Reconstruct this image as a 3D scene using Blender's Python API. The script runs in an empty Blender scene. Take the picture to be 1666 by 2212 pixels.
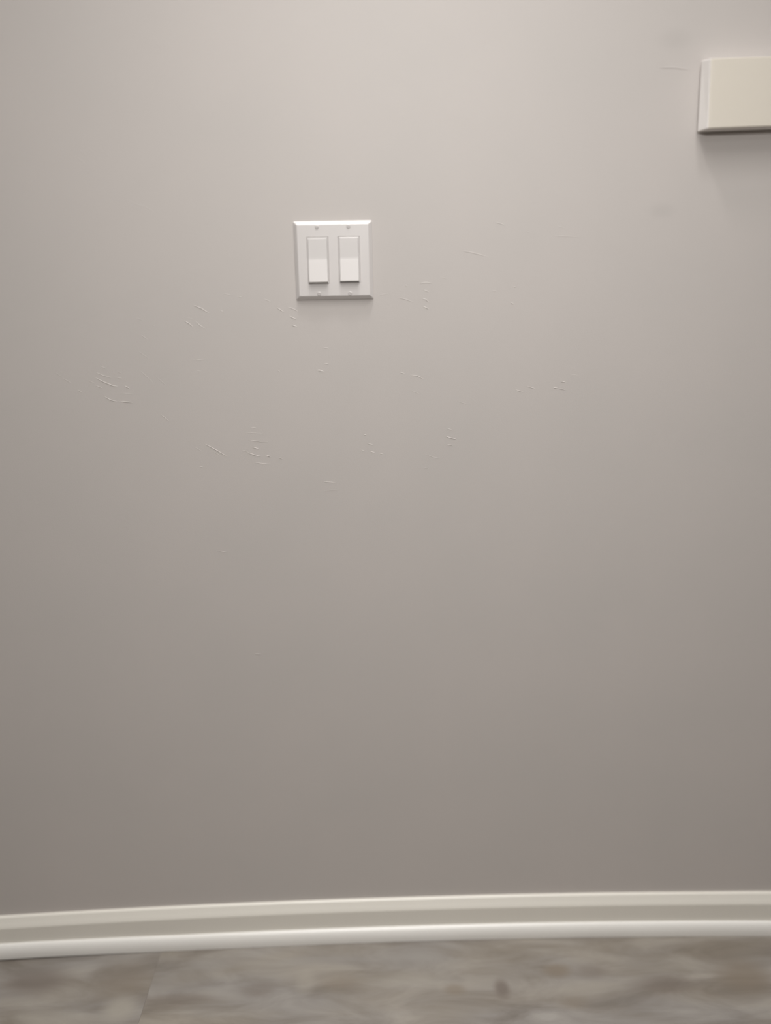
import bpy, bmesh, math, random
from mathutils import Matrix, Vector, noise

random.seed(7)
S = bpy.context.scene
COL = S.collection

# ------------------------------------------------------------------ camera
PITCH, YAW, ROLL = math.radians(14.0), math.radians(1.5), math.radians(0.75)
fwd = Vector((math.sin(YAW) * math.cos(PITCH), math.cos(YAW) * math.cos(PITCH), -math.sin(PITCH)))
rgt = fwd.cross(Vector((0, 0, 1))).normalized()
up = rgt.cross(fwd)
rgt, up = rgt * math.cos(ROLL) - up * math.sin(ROLL), up * math.cos(ROLL) + rgt * math.sin(ROLL)
cam = bpy.data.cameras.new('camera')
cam_o = bpy.data.objects.new('camera', cam)
COL.objects.link(cam_o)
cam_o.matrix_world = Matrix(((rgt.x, up.x, -fwd.x, 0.0), (rgt.y, up.y, -fwd.y, -1.197),
                             (rgt.z, up.z, -fwd.z, 1.107), (0, 0, 0, 1)))
cam.sensor_fit = 'VERTICAL'
cam.sensor_height = 36.0
cam.sensor_width = 36.0
cam.lens = 1664.0 / 2212.0 * 36.0
cam.clip_start = 0.02
cam.dof.use_dof = True                 # the phone's focus sits in the middle of the wall
cam.dof.focus_distance = 1.215
cam.dof.aperture_fstop = 0.80
S.camera = cam_o

# ------------------------------------------------------------------ world, lamps, exposure
world = bpy.data.worlds.new('world')
S.world = world
world.use_nodes = True
world.node_tree.nodes['Background'].inputs[0].default_value = (0.9, 0.92, 1.0, 1)
world.node_tree.nodes['Background'].inputs[1].default_value = 0.0

def area(name, loc, size, size_y, watts, colour, spread=180.0, aim=(0, 0, -1)):
    l = bpy.data.lights.new(name, 'AREA')
    l.shape = 'RECTANGLE'
    l.size, l.size_y, l.energy, l.color = size, size_y, watts, colour
    l.spread = math.radians(spread)
    o = bpy.data.objects.new(name, l)
    o.location = loc
    o.rotation_euler = Vector(aim).to_track_quat('-Z', 'Y').to_euler()
    COL.objects.link(o)
    return o

# three small ceiling downlights close to the wall, two broader ceiling lights,
# and an unseen point light added behind the camera, filling shadows, dimmer towards corners
WARM = (1.0, 0.985, 0.96)
area('downlight_wall', (0.02, -0.25, 2.41), 0.12, 0.12, 1.9, WARM, 80)
area('downlight_left', (-0.40, -0.50, 2.41), 0.18, 0.18, 1.4, WARM, 90)
area('downlight_right', (0.45, -0.50, 2.41), 0.18, 0.18, 1.5, WARM, 90)
area('ceiling_lamp_near', (0.15, -0.90, 2.41), 0.70, 0.60, 6.4, WARM, 110)
area('ceiling_lamp_room', (0.10, -2.20, 2.41), 0.90, 0.60, 6.0, WARM, 180)
pl = bpy.data.lights.new('fill_point', 'POINT')
pl.shadow_soft_size, pl.energy, pl.color = 0.12, 23.3, WARM
pl_o = bpy.data.objects.new('fill_point', pl)
pl_o.location = (0.11, -1.36, 1.60)
COL.objects.link(pl_o)

vs = S.view_settings
vs.view_transform = 'Standard'
vs.look = 'None'
vs.gamma = 1.0
vs.use_curve_mapping = False
vs.exposure = 0.0

# ------------------------------------------------------------------ helpers
def bow(x):                            # the wall is not quite flat: it leans back towards both sides
    return 0.005 - 0.0306 * min(abs(x), 0.9) ** 2

def mat(name, base, rough=0.5, spec=0.5):
    m = bpy.data.materials.new(name)
    m.use_nodes = True
    b = m.node_tree.nodes['Principled BSDF']
    b.inputs['Base Color'].default_value = (*base, 1)
    b.inputs['Roughness'].default_value = rough
    b.inputs['Specular IOR Level'].default_value = spec
    return m

def N(m, kind, **kw):
    n = m.node_tree.nodes.new(kind)
    for k, v in kw.items():
        setattr(n, k, v)
    return n

def L(m, a, b):
    m.node_tree.links.new(a, b)

def bump_noise(m, scale, strength, dist, detail=3.0):
    g = N(m, 'ShaderNodeNewGeometry')
    t = N(m, 'ShaderNodeTexNoise')
    t.inputs['Scale'].default_value = scale
    t.inputs['Detail'].default_value = detail
    b = N(m, 'ShaderNodeBump')
    b.inputs['Strength'].default_value = strength
    b.inputs['Distance'].default_value = dist
    L(m, g.outputs['Position'], t.inputs['Vector'])
    L(m, t.outputs['Fac'], b.inputs['Height'])
    L(m, b.outputs['Normal'], m.node_tree.nodes['Principled BSDF'].inputs['Normal'])
    return g

def obj(name, verts, faces, m, parent=None, smooth=False, loc=None, bevel=None):
    me = bpy.data.meshes.new(name)
    me.from_pydata(verts, [], faces)
    bm = bmesh.new()
    bm.from_mesh(me)
    bmesh.ops.remove_doubles(bm, verts=bm.verts, dist=1e-6)
    bmesh.ops.recalc_face_normals(bm, faces=bm.faces)
    bm.to_mesh(me)
    bm.free()
    me.materials.append(m)
    if smooth:
        for p in me.polygons:
            p.use_smooth = True
    o = bpy.data.objects.new(name, me)
    COL.objects.link(o)
    if loc:
        o.location = loc
    if parent:
        o.parent = parent
    if bevel:
        b = o.modifiers.new('bevel', 'BEVEL')
        b.width, b.segments, b.limit_method = bevel[0], bevel[1], 'ANGLE'
        b.angle_limit = math.radians(30)
        b.harden_normals = False
    return o

def box_data(x0, x1, y0, y1, z0, z1):
    v = [(x, y, z) for x in (x0, x1) for y in (y0, y1) for z in (z0, z1)]
    f = [(0, 1, 3, 2), (4, 6, 7, 5), (0, 4, 5, 1), (2, 3, 7, 6), (0, 2, 6, 4), (1, 5, 7, 3)]
    return v, f

def structure(o, label, cat):
    o['kind'] = 'structure'
    o['label'] = label
    o['category'] = cat
    return o

def extrude_along_wall(profile, xs, zoff=None):
    """profile: closed list of (distance out from the wall, z); follows the wall's bow."""
    v, f, n = [], [], len(profile)
    for x in xs:
        dz = zoff(x) if zoff else 0.0
        for d, z in profile:
            v.append((x, bow(x) - d, z + dz))
    for i in range(len(xs) - 1):
        for k in range(n):
            a, b = i * n + k, i * n + (k + 1) % n
            f.append((a, b, b + n, a + n))
    f.append(tuple(range(n)))
    f.append(tuple((len(xs) - 1) * n + k for k in range(n)))
    return v, f

X0, X1, Y1, ZC = -2.6, 2.6, -4.2, 2.44
XS = [X0 + (X1 - X0) * i / 104 for i in range(105)]

# ------------------------------------------------------------------ materials
M_WALL = mat('wall_paint', (0.60, 0.570, 0.545), 0.55, 0.35)
g = bump_noise(M_WALL, 900.0, 0.25, 0.0004)
# faint unevenness of the rolled paint coat
t = N(M_WALL, 'ShaderNodeTexNoise')
t.inputs['Scale'].default_value = 5.0
t.inputs['Detail'].default_value = 2.0
cr = N(M_WALL, 'ShaderNodeValToRGB')
cr.color_ramp.elements[0].position, cr.color_ramp.elements[1].position = 0.3, 0.7
cr.color_ramp.elements[0].color = (0.593, 0.556, 0.533, 1)
cr.color_ramp.elements[1].color = (0.613, 0.570, 0.546, 1)
L(M_WALL, g.outputs['Position'], t.inputs['Vector'])
L(M_WALL, t.outputs['Fac'], cr.inputs['Fac'])
cur = cr.outputs['Color']
for sx, sz, rx, rz, amount in ((0.4444, 1.258, 0.022, 0.012, 0.16), (0.4471, 1.4836, 0.028, 0.016, 0.16)):   # two faint scuffs
    sub = N(M_WALL, 'ShaderNodeVectorMath', operation='SUBTRACT')
    sub.inputs[1].default_value = (sx, 0, sz)
    L(M_WALL, g.outputs['Position'], sub.inputs[0])
    sc = N(M_WALL, 'ShaderNodeVectorMath', operation='MULTIPLY')
    sc.inputs[1].default_value = (1 / rx, 0, 1 / rz)
    L(M_WALL, sub.outputs[0], sc.inputs[0])
    ln = N(M_WALL, 'ShaderNodeVectorMath', operation='LENGTH')
    L(M_WALL, sc.outputs[0], ln.inputs[0])
    mr = N(M_WALL, 'ShaderNodeMapRange', interpolation_type='SMOOTHSTEP')
    for k, val in (('From Min', 1.3), ('From Max', 0.1), ('To Min', 0.0), ('To Max', amount)):
        mr.inputs[k].default_value = val
    L(M_WALL, ln.outputs['Value'], mr.inputs['Value'])
    mx = N(M_WALL, 'ShaderNodeMix', data_type='RGBA', blend_type='MIX')
    L(M_WALL, mr.outputs[0], mx.inputs[0])
    L(M_WALL, cur, mx.inputs[6])
    mx.inputs[7].default_value = (0.40, 0.38, 0.36, 1)
    cur = mx.outputs[2]
L(M_WALL, cur, M_WALL.node_tree.nodes['Principled BSDF'].inputs['Base Color'])

M_CEIL = mat('ceiling_paint', (0.80, 0.78, 0.75), 0.8, 0.2)
M_SIDE = mat('side_wall_paint', (0.40, 0.375, 0.35), 0.6, 0.3)
M_TRIM = mat('cream_trim_paint', (0.87, 0.835, 0.765), 0.35, 0.5)
M_SHOE = mat('off_white_shoe_paint', (0.90, 0.88, 0.845), 0.30, 0.5)
M_PLATE = mat('white_plastic', (0.72, 0.685, 0.672), 0.38, 0.5)
M_ROCK = mat('white_rocker_plastic', (0.735, 0.703, 0.690), 0.45, 0.5)
M_HOUSING = mat('white_housing_plastic', (0.88, 0.845, 0.82), 0.4, 0.5)
M_BOX = mat('cream_plastic', (0.77, 0.715, 0.63), 0.45, 0.45)
M_SUB = mat('dark_subfloor', (0.10, 0.09, 0.08), 0.9, 0.1)

def floor_material():
    m = mat('stone_look_vinyl', (0.3, 0.27, 0.24), 0.42, 0.4)
    bsdf = m.node_tree.nodes['Principled BSDF']
    geo = N(m, 'ShaderNodeNewGeometry')
    inf = N(m, 'ShaderNodeObjectInfo')
    mul = N(m, 'ShaderNodeVectorMath', operation='MULTIPLY')
    mul.inputs[1].default_value = (0.8, 2.6, 1.0)
    L(m, geo.outputs['Position'], mul.inputs[0])
    off = N(m, 'ShaderNodeMath', operation='MULTIPLY')
    off.inputs[1].default_value = 37.0
    L(m, inf.outputs['Random'], off.inputs[0])
    add = N(m, 'ShaderNodeVectorMath', operation='ADD')
    cmb = N(m, 'ShaderNodeCombineXYZ')
    L(m, off.outputs[0], cmb.inputs['Z'])
    L(m, mul.outputs[0], add.inputs[0])
    L(m, cmb.outputs[0], add.inputs[1])
    n1 = N(m, 'ShaderNodeTexNoise')
    n1.inputs['Scale'].default_value = 9.0
    n1.inputs['Detail'].default_value = 4.0
    n1.inputs['Roughness'].default_value = 0.55
    n1.inputs['Distortion'].default_value = 0.6
    L(m, add.outputs[0], n1.inputs['Vector'])
    r1 = N(m, 'ShaderNodeValToRGB')
    e = r1.color_ramp.elements
    e[0].position, e[0].color = 0.28, (0.200, 0.176, 0.152, 1)
    e[1].position, e[1].color = 0.72, (0.350, 0.324, 0.292, 1)
    k = e.new(0.5)
    k.color = (0.272, 0.248, 0.222, 1)
    L(m, n1.outputs['Fac'], r1.inputs['Fac'])
    n2 = N(m, 'ShaderNodeTexNoise')
    n2.inputs['Scale'].default_value = 5.0
    n2.inputs['Detail'].default_value = 2.0
    L(m, add.outputs[0], n2.inputs['Vector'])
    r2 = N(m, 'ShaderNodeValToRGB')
    e = r2.color_ramp.elements
    e[0].position, e[0].color = 0.35, (1.02, 0.995, 0.95, 1)
    e[1].position, e[1].color = 0.65, (0.99, 1.0, 1.03, 1)
    L(m, n2.outputs['Fac'], r2.inputs['Fac'])
    mx = N(m, 'ShaderNodeMix', data_type='RGBA', blend_type='MULTIPLY')
    mx.inputs[0].default_value = 1.0
    L(m, r1.outputs['Color'], mx.inputs[6])
    L(m, r2.outputs['Color'], mx.inputs[7])
    cur = mx.outputs[2]
    # blotches printed in the stone pattern: x, y, half width, half depth, colour, strength
    for bx, by, rx, ry, c, s in FLOOR_BLOTCHES:
        sub = N(m, 'ShaderNodeVectorMath', operation='SUBTRACT')
        sub.inputs[1].default_value = (bx, by, 0)
        L(m, geo.outputs['Position'], sub.inputs[0])
        sc = N(m, 'ShaderNodeVectorMath', operation='MULTIPLY')
        sc.inputs[1].default_value = (1 / rx, 1 / ry, 0)
        L(m, sub.outputs[0], sc.inputs[0])
        ln = N(m, 'ShaderNodeVectorMath', operation='LENGTH')
        L(m, sc.outputs[0], ln.inputs[0])
        mr = N(m, 'ShaderNodeMapRange', interpolation_type='SMOOTHSTEP')
        mr.inputs['From Min'].default_value = 1.25
        mr.inputs['From Max'].default_value = 0.25
        mr.inputs['To Min'].default_value = 0.0
        mr.inputs['To Max'].default_value = s
        L(m, ln.outputs['Value'], mr.inputs['Value'])
        b = N(m, 'ShaderNodeMix', data_type='RGBA', blend_type='MIX')
        L(m, mr.outputs[0], b.inputs[0])
        L(m, cur, b.inputs[6])
        b.inputs[7].default_value = (*c, 1)
        cur = b.outputs[2]
    L(m, cur, bsdf.inputs['Base Color'])
    bp = N(m, 'ShaderNodeBump')
    bp.inputs['Strength'].default_value = 0.15
    bp.inputs['Distance'].default_value = 0.001
    L(m, n1.outputs['Fac'], bp.inputs['Height'])
    L(m, bp.outputs['Normal'], bsdf.inputs['Normal'])
    return m

DK, BR, LT, BL = (0.175, 0.145, 0.125), (0.225, 0.185, 0.145), (0.375, 0.345, 0.300), (0.300, 0.282, 0.264)
FLOOR_BLOTCHES = [
    (-0.590, -0.078, 0.075, 0.030, DK, 0.75),
    (-0.425, -0.140, 0.035, 0.030, LT, 0.80),
    (-0.540, -0.150, 0.080, 0.025, LT, 0.35),
    (-0.440, -0.080, 0.060, 0.040, BR, 0.45),
    (-0.330, -0.125, 0.070, 0.012, DK, 0.50),
    (-0.200, -0.112, 0.035, 0.018, DK, 0.45),
    (-0.120, -0.098, 0.020, 0.030, LT, 0.45),
    (-0.060, -0.102, 0.045, 0.018, BR, 0.40),
    (-0.100, -0.055, 0.110, 0.014, BL, 0.50),
    (-0.290, -0.055, 0.050, 0.020, BL, 0.50),
    (0.060, -0.100, 0.080, 0.020, LT, 0.45),
    (0.135, -0.125, 0.022, 0.014, BR, 0.60),
    (0.090, -0.050, 0.050, 0.018, BL, 0.55),
    (0.216, -0.126, 0.016, 0.022, DK, 0.85),
    (0.318, -0.093, 0.030, 0.017, BR, 0.80),
    (0.378, -0.098, 0.035, 0.017, DK, 0.45),
    (0.360, -0.135, 0.060, 0.022, LT, 0.40),
    (0.330, -0.160, 0.030, 0.015, BR, 0.35),
    (0.500, -0.130, 0.070, 0.020, DK, 0.50),
    (0.640, -0.118, 0.060, 0.040, BR, 0.70),
    (0.545, -0.092, 0.050, 0.022, LT, 0.35),
]
M_FLOOR = floor_material()

# ------------------------------------------------------------------ the room
v, f = [], []
n = len(XS)
for x in XS:
    v += [(x, bow(x), 0.0), (x, bow(x), ZC), (x, 0.14, ZC), (x, 0.14, 0.0)]
for i in range(n - 1):
    for k in range(4):
        a, b = 4 * i + k, 4 * i + (k + 1) % 4
        f.append((a, b, b + 4, a + 4))
f += [(0, 1, 2, 3), tuple(4 * (n - 1) + k for k in range(4))]
wall = structure(obj('wall_back', v, f, M_WALL), 'warm grey painted wall with faint trowel marks behind the light switch', 'wall')
v, f = box_data(X0 - 0.12, X0, Y1, 0.14, 0, ZC)
structure(obj('wall_left', v, f, M_SIDE), 'plain grey side wall left of the frame', 'wall')
v, f = box_data(X1, X1 + 0.12, Y1, 0.14, 0, ZC)
structure(obj('wall_right', v, f, M_SIDE), 'plain grey side wall right of the frame', 'wall')
v, f = box_data(X0 - 0.12, X1 + 0.12, Y1 - 0.12, Y1, 0, ZC)
structure(obj('wall_front', v, f, M_SIDE), 'plain grey wall behind the camera', 'wall')
v, f = box_data(X0 - 0.12, X1 + 0.12, Y1 - 0.12, 0.14, ZC, ZC + 0.1)
structure(obj('ceiling', v, f, M_CEIL), 'off white painted ceiling over the room', 'ceiling')

# floor: stone-look vinyl planks on a dark bed
v, f = box_data(X0 - 0.12, X1 + 0.12, Y1 - 0.12, 0.14, -0.08, -0.003)
floor = structure(obj('floor', v, f, M_SUB), 'mottled taupe stone-look vinyl floor below the white baseboard', 'floor')
PW, PD, GAP = 1.220, 0.305, 0.00025
v, f = box_data(GAP / 2, PW - GAP / 2, -PD + GAP / 2, -GAP / 2, -0.003, 0.0)
plank_me = None
row = 0
y = -0.004 + 0.024
while y > Y1 + 0.02:
    x = -0.387 - PW * 2 + (0.61 if row % 2 else 0.0)
    while x < X1:
        x0, x1 = max(x, X0 + 0.001), min(x + PW, X1 - 0.001)
        y0 = max(y - PD, Y1 + 0.001)
        if x1 - x0 > 0.02:
            full = abs((x1 - x0) - PW) < 1e-4 and abs((y - y0) - PD) < 1e-4
            if full and plank_me:
                o = bpy.data.objects.new('floor_plank', plank_me)
                COL.objects.link(o)
                o.parent = floor
                o.location = (x0, y, 0)
            else:
                vv, ff = box_data(GAP / 2, x1 - x0 - GAP / 2, y0 - y + GAP / 2, -GAP / 2, -0.003, 0.0)
                o = obj('floor_plank', vv, ff, M_FLOOR, floor, loc=(x0, y, 0))
                if full:
                    plank_me = o.data
        x += PW
    y -= PD
    row += 1

# baseboard with an eased top lip, and the shoe moulding in front of it
BXS = [x for x in XS if X0 <= x <= X1]
lip = [(-0.001, 0.0), (0.0125, 0.0), (0.0125, 0.0585), (0.0119, 0.0605), (0.0104, 0.0640), (0.0084, 0.0680),
       (0.0066, 0.0720), (0.0050, 0.0755), (0.0028, 0.0770), (-0.001, 0.0772)]
v, f = extrude_along_wall(lip, BXS, lambda x: 0.0012 * noise.noise(Vector((x * 2.3, 4.1, 0))) + 0.004 * max(0.0, (x - 0.35)))
structure(obj('baseboard_back', v, f, M_TRIM), 'cream painted baseboard with eased top lip along the grey wall', 'baseboard')
shoe = [(0.0126, 0.0)] + [(0.0126 + 0.0105 * math.sin(a) ** 0.9, 0.004 + 0.021 * math.cos(a)) for a in [math.pi / 2 * i / 8 for i in range(9)]] + [(0.0231, 0.0)]
v, f = extrude_along_wall(shoe, BXS, lambda x: 0.0004 + 0.0030 * max(0.0, min(1.0, (-0.36 - x) / 0.25)))
structure(obj('trim_1', v, f, M_SHOE), 'rounded cream shoe moulding along the foot of the baseboard', 'trim')

RIDGES = [
    (3, [(-0.2514, 1.1316), (-0.2406, 1.1271), (-0.2299, 1.1202)]),
    (3, [(-0.2667, 1.1093), (-0.2607, 1.1055), (-0.2549, 1.1006)]),
    (2, [(-0.2506, 1.1083), (-0.2436, 1.1017), (-0.2365, 1.0974)]),
    (1, [(-0.2639, 1.1129), (-0.2541, 1.1123)]),
    (1, [(-0.2802, 1.0948), (-0.273, 1.0906)]),
    (3, [(-0.1276, 1.1269), (-0.1179, 1.1203)]),
    (2, [(-0.1113, 1.1275), (-0.104, 1.125), (-0.0966, 1.121)]),
    (3, [(-0.1094, 1.1138), (-0.0996, 1.1093)]),
    (3, [(-0.1062, 1.1011), (-0.0988, 1.0986)]),
    (2, [(-0.1457, 1.1392), (-0.1371, 1.1355)]),
    (2, [(-0.3965, 1.0436), (-0.3905, 1.041)]),
    (2, [(-0.3724, 1.0352), (-0.3675, 1.0344)]),
    (2, [(-0.4048, 1.035), (-0.3941, 1.0298), (-0.3831, 1.0271)]),
    (2, [(-0.3745, 1.0262), (-0.3671, 1.0256)]),
    (3, [(-0.4068, 1.0275), (-0.3962, 1.0211), (-0.3819, 1.0146), (-0.3744, 1.0137)]),
    (3, [(-0.3644, 1.0143), (-0.3572, 1.0104)]),
    (2, [(-0.4068, 1.015), (-0.3984, 1.0116)]),
    (3, [(-0.396, 0.9984), (-0.3877, 0.9932), (-0.3779, 0.9905)]),
    (3, [(-0.3741, 0.9909), (-0.3641, 0.9897), (-0.3542, 0.9888)]),
    (1, [(-0.3704, 1.003), (-0.353, 1.0015)]),
    (1, [(-0.4172, 1.0227), (-0.4089, 1.0188)]),
    (2, [(-0.2571, 1.0526), (-0.2484, 1.0517), (-0.2371, 1.0523)]),
    (1, [(-0.2546, 1.0351), (-0.2471, 1.0342)]),
    (2, [(-0.3327, 1.0894), (-0.3245, 1.0832)]),
    (1, [(-0.3153, 1.1038), (-0.3106, 1.1013)]),
    (1, [(-0.3379, 1.1138), (-0.3283, 1.1113)]),
    (1, [(-0.3397, 1.0662), (-0.3234, 1.0536)]),
    (1, [(-0.3397, 1.0377), (-0.3213, 1.0186)]),
    (1, [(-0.3156, 1.0273), (-0.3016, 1.0132)]),
    (2, [(-0.314, 0.9702), (-0.3021, 0.9596)]),
    (3, [(-0.2485, 0.9222), (-0.2324, 0.9126), (-0.2174, 0.9031)]),
    (1, [(-0.2656, 0.918), (-0.2557, 0.9118)]),
    (1, [(-0.2364, 0.9101), (-0.2265, 0.9033)]),
    (2, [(-0.26, 0.8867), (-0.2549, 0.8861)]),
    (2, [(-0.176, 0.9469), (-0.1683, 0.9463)]),
    (2, [(-0.181, 0.9274), (-0.1643, 0.9245), (-0.1513, 0.9242)]),
    (3, [(-0.1764, 0.9163), (-0.1662, 0.9132)]),
    (3, [(-0.1834, 0.9077), (-0.1732, 0.9036), (-0.1642, 0.9013)]),
    (3, [(-0.155, 0.9027), (-0.1486, 0.9004)]),
    (3, [(-0.1349, 0.898), (-0.1299, 0.8971)]),
    (1, [(-0.1935, 0.9119), (-0.1833, 0.909)]),
    (2, [(-0.1725, 0.8916), (-0.1609, 0.8895), (-0.1504, 0.8898)]),
    (1, [(-0.1842, 0.9393), (-0.1585, 0.937)]),
    (1, [(-0.4664, 1.0372), (-0.4574, 1.0296)]),
    (1, [(-0.4552, 1.0271), (-0.4437, 1.0194)]),
    (2, [(-0.4348, 1.0092), (-0.429, 1.0053)]),
    (2, [(-0.0695, 1.0348), (-0.0604, 1.0309)]),
    (2, [(-0.1307, 1.034), (-0.1277, 1.0321)]),
    (2, [(-0.1851, 1.1438), (-0.1797, 1.1425)]),
    (2, [(-0.2124, 1.1231), (-0.2082, 1.1224)]),
    (1, [(-0.2071, 1.1483), (-0.1949, 1.1458)]),
    (2, [(0.0648, 1.1565), (0.0686, 1.1562)]),
    (2, [(0.0559, 1.1385), (0.0634, 1.1372), (0.076, 1.133)]),
    (3, [(0.0911, 1.1376), (0.0966, 1.1356), (0.1006, 1.1322)]),
    (3, [(0.0923, 1.126), (0.1011, 1.1217)]),
    (2, [(0.0873, 1.1589), (0.0961, 1.1604), (0.1061, 1.1591)]),
    (2, [(0.0936, 1.1497), (0.1011, 1.1467)]),
    (1, [(0.1186, 1.1681), (0.1286, 1.1656)]),
    (1, [(0.0259, 1.1432), (0.0409, 1.1455)]),
    (2, [(0.0562, 1.0279), (0.0639, 1.0265)]),
    (2, [(0.0729, 1.0239), (0.0832, 1.0225), (0.0935, 1.0172)]),
    (1, [(0.0741, 0.9997), (0.0857, 0.9951)]),
    (3, [(-0.0008, 0.9326), (0.0029, 0.9323)]),
    (2, [(0.0042, 0.9188), (0.0133, 0.916)]),
    (2, [(-0.0052, 0.9084), (-0.0008, 0.907)]),
    (3, [(0.0092, 0.9055), (0.0158, 0.904)]),
    (2, [(0.0236, 0.9026), (0.0289, 0.9011)]),
    (2, [(0.1301, 0.9399), (0.138, 0.9377)]),
    (3, [(0.1276, 0.9281), (0.1368, 0.9251), (0.1447, 0.9234)]),
    (2, [(0.1303, 0.9146), (0.1395, 0.9131)]),
    (1, [(0.0961, 0.9), (0.1093, 0.8944), (0.1199, 0.8924)]),
    (2, [(0.254, 1.004), (0.2671, 1.0002)]),
    (2, [(0.236, 0.9991), (0.2478, 0.9953)]),
    (3, [(0.306, 1.0109), (0.3128, 1.0098)]),
    (3, [(0.295, 1.0016), (0.3008, 1.0008)]),
    (2, [(0.3034, 0.9997), (0.3139, 0.998)]),
    (1, [(0.3219, 1.0204), (0.331, 1.0203)]),
    (1, [(0.148, 0.9818), (0.1611, 0.9778)]),
    (2, [(0.2247, 1.1299), (0.2298, 1.1281)]),
    (2, [(-0.0658, 0.8586), (-0.0473, 0.8569)]),
    (1, [(-0.0662, 0.8437), (-0.045, 0.8447)]),
    (1, [(0.0934, 0.8786), (0.1014, 0.8766)]),
    (2, [(-0.0602, 1.0666), (-0.0518, 1.0658)]),
    (3, [(-0.069, 1.033), (-0.061, 1.0315)]),
    (2, [(-0.0593, 1.0429), (-0.0525, 1.0423)]),
    (3, [(0.4238, 1.4476), (0.4467, 1.4479), (0.4685, 1.4447)]),
    (3, [(-0.1905, 0.5665), (-0.1805, 0.5657)]),
    (2, [(-0.241, 0.7483), (-0.2263, 0.7456)]),
    (2, [(0.2003, 1.2442), (0.2076, 1.2425), (0.2127, 1.2402)]),
    (1, [(0.2889, 1.2383), (0.3024, 1.2357)]),
    (2, [(0.1515, 1.2048), (0.164, 1.2027), (0.1889, 1.1965)]),
    (2, [(0.2285, 1.1529), (0.2317, 1.1524)]),
    (1, [(0.1962, 1.1476), (0.2035, 1.1465)]),
    (2, [(0.2239, 1.1291), (0.2292, 1.1274)]),
    (1, [(0.2438, 1.2321), (0.2522, 1.229)]),
    (1, [(0.2853, 1.2248), (0.3246, 1.2224)]),
    (2, [(-0.2804, 1.4839), (-0.2702, 1.4777)]),
    (1, [(-0.2621, 1.4839), (-0.2567, 1.4757)]),
    (1, [(-0.3992, 1.3482), (-0.3863, 1.338)]),
    (1, [(-0.3851, 1.3496), (-0.3752, 1.3409)]),
    (1, [(-0.371, 1.3511), (-0.3626, 1.3423)]),
    (1, [(-0.361, 1.343), (-0.3538, 1.3364)]),
    (1, [(-0.4048, 1.3395), (-0.3862, 1.3248)]),
    (1, [(-0.3372, 1.28), (-0.3205, 1.2724), (-0.3096, 1.2693)]),
    (1, [(-0.3202, 1.2754), (-0.299, 1.2632)]),
]

# ------------------------------------------------------------------ trowel marks in the plaster, as fine relief on the wall
# strength, points (x, z) on the wall
v, f = [], []
for st, pts in RIDGES:
    P = [Vector((a, b)) for a, b in pts]
    # resample and ease the ends
    seg = []
    for a, b in zip(P, P[1:]):
        for i in range(5):
            seg.append(a.lerp(b, i / 5))
    seg.append(P[-1])
    base = len(v)
    hmax = {1: 0.00018, 2: 0.00030, 3: 0.00046}[st]
    w = {1: 0.0016, 2: 0.0015, 3: 0.0014}[st]
    m = len(seg)
    for i, p in enumerate(seg):
        d = (seg[min(i + 1, m - 1)] - seg[max(i - 1, 0)]).normalized()
        nrm = Vector((-d.y, d.x))
        if nrm.y < 0:
            nrm = -nrm
        e = math.sin(math.pi * (i + 0.35) / (m - 0.3)) ** 0.5
        y0 = bow(p.x) + 0.00006
        a, c, b = p + nrm * w * 0.9 * e, p, p - nrm * w * 0.5 * e
        v += [(a.x, y0, a.y), (c.x, y0 - 0.00006 - hmax * e, c.y), (b.x, y0, b.y)]
    for i in range(m - 1):
        k = base + 3 * i
        f += [(k, k + 1, k + 4, k + 3), (k + 1, k + 2, k + 5, k + 4)]
rid = obj('trowel_marks', v, f, M_WALL, wall)
rid['kind'] = 'stuff'

# ------------------------------------------------------------------ double rocker light switch
SX, SZ = -0.0405, 1.1932
sw = bpy.data.objects.new('light_switch', None)
COL.objects.link(sw)
sw.location = (SX, bow(SX), SZ)
sw.rotation_euler = (0, math.radians(-0.35), 0)
sw['label'] = 'white double rocker light switch on a square plate on the grey wall'
sw['category'] = 'light switch'

PWH, PHH = 0.0577, 0.0556                  # half width, half height of the plate
OW, OH, OC = 0.0163, 0.0335, 0.0230        # rocker openings: half width, half height, offset of centres
def ring(inset, y, r):
    """rounded rectangle outline, 4 corner arcs of 4 points"""
    pts = []
    hx, hz = PWH - inset, PHH - inset
    for cx, cz, a0 in ((1, 1, 0), (-1, 1, 90), (-1, -1, 180), (1, -1, 270)):
        for k in range(4):
            a = math.radians(a0 + 30 * k)
            pts.append((cx * (hx - r) + r * math.cos(a), y, cz * (hz - r) + r * math.sin(a)))
    return pts
v, f = [], []
rings = [ring(0.0, 0.004, 0.0015), ring(0.0, -0.0010, 0.0015), ring(0.0004, -0.0016, 0.0014), ring(0.0046, -0.0056, 0.0010),
         ring(0.0052, -0.0060, 0.0008), ring(0.0060, -0.0062, 0.0006)]
for r in rings:
    v += r
for i in range(len(rings) - 1):
    for k in range(16):
        a, b = 16 * i + k, 16 * i + (k + 1) % 16
        f.append((a, b, b + 16, a + 16))
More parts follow.
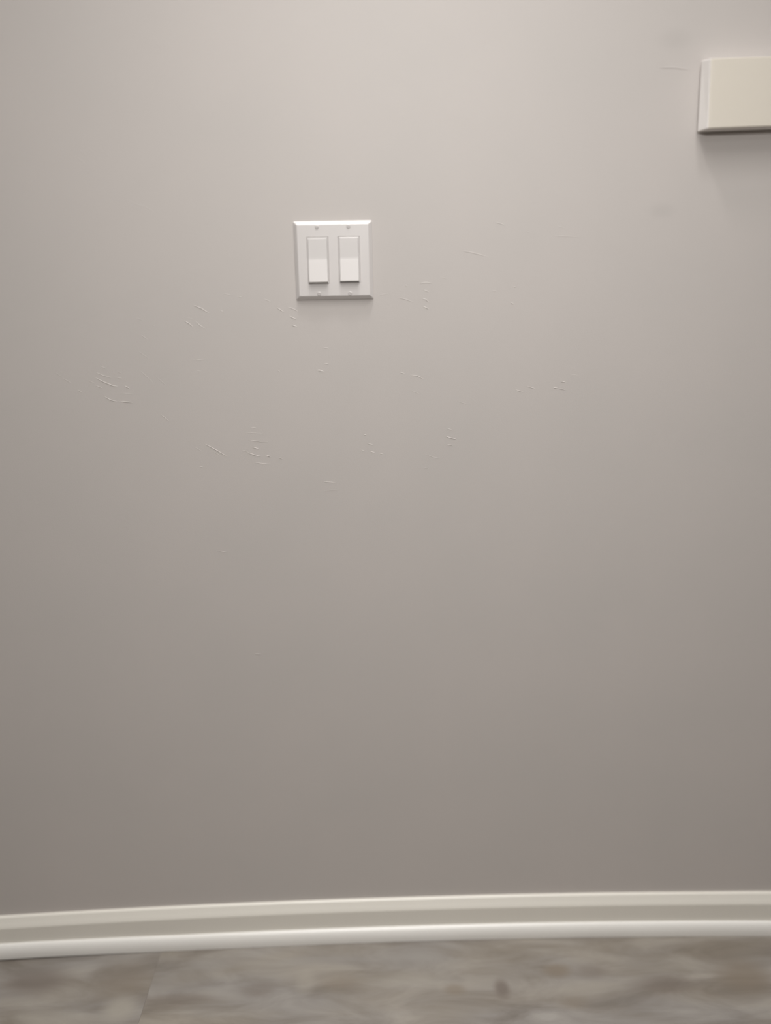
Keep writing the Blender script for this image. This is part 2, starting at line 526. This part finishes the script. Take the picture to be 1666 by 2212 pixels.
# front face around the two openings
FY = -0.0062
hx, hz = PWH - 0.0060, PHH - 0.0060
xs = [-hx, -OC - OW, -OC + OW, OC - OW, OC + OW, hx]
zs = [-hz, -OH, OH, hz]
def P(x, y, z):
    v.append((x, y, z))
    return len(v) - 1
for i in range(5):
    for j in range(3):
        if j == 1 and i in (1, 3):
            e = 0.0007                     # eased rim, then the sides of the opening
            o_ = [P(xs[i], FY, zs[1]), P(xs[i + 1], FY, zs[1]), P(xs[i + 1], FY, zs[2]), P(xs[i], FY, zs[2])]
            q_ = [P(xs[i] + e, FY + 0.0007, zs[1] + e), P(xs[i + 1] - e, FY + 0.0007, zs[1] + e), P(xs[i + 1] - e, FY + 0.0007, zs[2] - e), P(xs[i] + e, FY + 0.0007, zs[2] - e)]
            s_ = [P(xs[i] + e, FY + 0.0022, zs[1] + e), P(xs[i + 1] - e, FY + 0.0022, zs[1] + e), P(xs[i + 1] - e, FY + 0.0022, zs[2] - e), P(xs[i] + e, FY + 0.0022, zs[2] - e)]
            for k in range(4):
                l = (k + 1) % 4
                f += [(o_[k], o_[l], q_[l], q_[k]), (q_[k], q_[l], s_[l], s_[k])]
        else:
            f.append((P(xs[i], FY, zs[j]), P(xs[i + 1], FY, zs[j]), P(xs[i + 1], FY, zs[j + 1]), P(xs[i], FY, zs[j + 1])))
plate = obj('wall_plate', v, f, M_PLATE, sw)

def lathe(profile, n, y_axis=True):
    v, f = [], []
    for r, y in profile:
        for k in range(n):
            a = 2 * math.pi * k / n
            v.append((r * math.cos(a), y, r * math.sin(a)))
    for i in range(len(profile) - 1):
        for k in range(n):
            f.append((n * i + k, n * i + (k + 1) % n, n * (i + 1) + (k + 1) % n, n * (i + 1) + k))
    f.append(tuple(range(n)))
    f.append(tuple(n * (len(profile) - 1) + k for k in range(n)))
    return v, f
def screw_mesh():
    # oval head with a cut slot
    v, f = [], []
    n = 16
    R = 0.0031
    for half in (1, -1):
        base = len(v)
        pts = []
        g = 0.00045
        a0 = math.asin(g / R)
        for k in range(n // 2 + 1):
            a = a0 + (math.pi - 2 * a0) * k / (n // 2)
            pts.append((R * math.cos(a), half * R * math.sin(a)))
        c = len(pts)
        for x, z in pts:
            v.append((x, 0.0010, z))
        for x, z in pts:
            v.append((x, -0.0002, z))
        for x, z in pts:
            v.append((x * 0.6, -0.0007, g * half + (z - g * half) * 0.6))
        for r in (0, 1):
            for k in range(c):
                a, b = base + r * c + k, base + r * c + (k + 1) % c
                f.append((a, b, b + c, a + c))
        f.append(tuple(base + k for k in range(c)))
        f.append(tuple(base + 2 * c + k for k in range(c)))
    return v, f
v, f = screw_mesh()
s0 = None
for (sx, sz, ang) in ((-OC, 0.0472, 22), (OC, 0.0472, 8), (-OC, -0.0470, 12), (OC, -0.0470, 35)):
    if s0 is None:
        s = s0 = obj('screw', v, f, M_PLATE, plate)
    else:
        s = s0.copy()
        COL.objects.link(s)
        s.parent = plate
    s.location = (sx, FY - 0.0001, sz)
    s.rotation_euler = (0, math.radians(ang), 0)

# rocker frames and rockers, both pressed at the top so that the lower half stands proud
fo, fi = (OW - 0.0010, OH - 0.0010), (OW - 0.0021, OH - 0.0021)
v, f = [], []
def rect(hx, hz, y):
    b = len(v)
    v.extend([(-hx, y, -hz), (hx, y, -hz), (hx, y, hz), (-hx, y, hz)])
    return b
rs = [rect(fo[0] + 0.0009, fo[1] + 0.0009, 0.0), rect(fo[0] + 0.0009, fo[1] + 0.0009, FY + 0.0015), rect(fo[0], fo[1], FY + 0.0015), rect(fo[0], fo[1], FY - 0.0002), rect(fo[0] - 0.0003, fo[1] - 0.0003, FY - 0.0005), rect(fi[0], fi[1], FY - 0.0005), rect(fi[0], fi[1], 0.0)]
for a, b in zip(rs, rs[1:] + rs[:1]):
    for k in range(4):
        l = (k + 1) % 4
        f.append((a + k, a + l, b + l, b + k))
frame0 = obj('rocker_frame', v, f, M_ROCK, sw, loc=(-OC, 0, 0))
fr = frame0.copy()
COL.objects.link(fr)
fr.parent = sw
fr.location = (OC, 0, 0)

rw, rh = fi[0] - 0.00025, fi[1] - 0.0003
prof = [(0.0005, rh), (FY - 0.0008, rh), (FY - 0.0012, rh - 0.0007), (FY - 0.0010, 0.004), (FY - 0.0011, 0.0015), (FY - 0.0016, -0.002)]
prof += [(FY - 0.0016 - 0.0034 * k / 4, -0.002 + (-rh + 0.0012 + 0.002) * k / 4) for k in range(1, 5)]
prof += [(FY - 0.0047, -rh + 0.0003), (FY - 0.0041, -rh), (0.0005, -rh)]
v, f, c = [], [], len(prof)
for x, e in ((-rw, 0.0005), (-rw + 0.0005, 0.0), (rw - 0.0005, 0.0), (rw, 0.0005)):
    for y, z in prof:
        v.append((x, min(y + e, 0.0005), z))
for i in range(3):
    for k in range(c):
        a, b = c * i + k, c * i + (k + 1) % c
        f.append((a, b, b + c, a + c))
f += [tuple(range(c)), tuple(3 * c + k for k in range(c))]
r0 = obj('rocker', v, f, M_ROCK, sw, loc=(-OC, 0, 0))
r1 = r0.copy()
COL.objects.link(r1)
r1.parent = sw
r1.location = (OC, 0, 0.0006)

# ------------------------------------------------------------------ cream wall-mounted box at the right
BX0, BW, BH, BD = 0.4858, 0.235, 0.0915, 0.023
bx = bpy.data.objects.new('wall_box', None)
COL.objects.link(bx)
bx.location = (BX0, bow(0.6) + 0.0005, 1.3628)
bx.rotation_euler = (0, math.radians(-1.2), math.radians(-1.75))
bx['label'] = 'cream rectangular box with pale sides mounted high on the grey wall'
bx['category'] = 'wall box'
def tray(levels):
    v, f = [], []
    for y, e in levels:                # sides lean in towards the front, the underside does not
        v += [(e * 1.25, y, 0.0), (BW - e, y, 0.0), (BW - e, y, BH - e * 0.5), (e * 0.9, y, BH - e * 0.5)]
    for i in range(len(levels) - 1):
        for k in range(4):
            l = (k + 1) % 4
            f.append((4 * i + k, 4 * i + l, 4 * i + 4 + l, 4 * i + 4 + k))
    n = 4 * (len(levels) - 1)
    f += [(0, 1, 2, 3), (n, n + 1, n + 2, n + 3)]
    return v, f
v, f = tray([(0.0, 0.0), (-0.004, 0.0), (-BD + 0.002, 0.0055)])
obj('housing', v, f, M_HOUSING, bx, bevel=(0.0012, 2))
v, f = tray([(-BD + 0.004, 0.0065), (-BD + 0.0015, 0.0060), (-BD, 0.0070)])
fp = obj('front_panel', v, f, M_BOX, bx, bevel=(0.0008, 2))
fp['label'] = 'cream front panel'
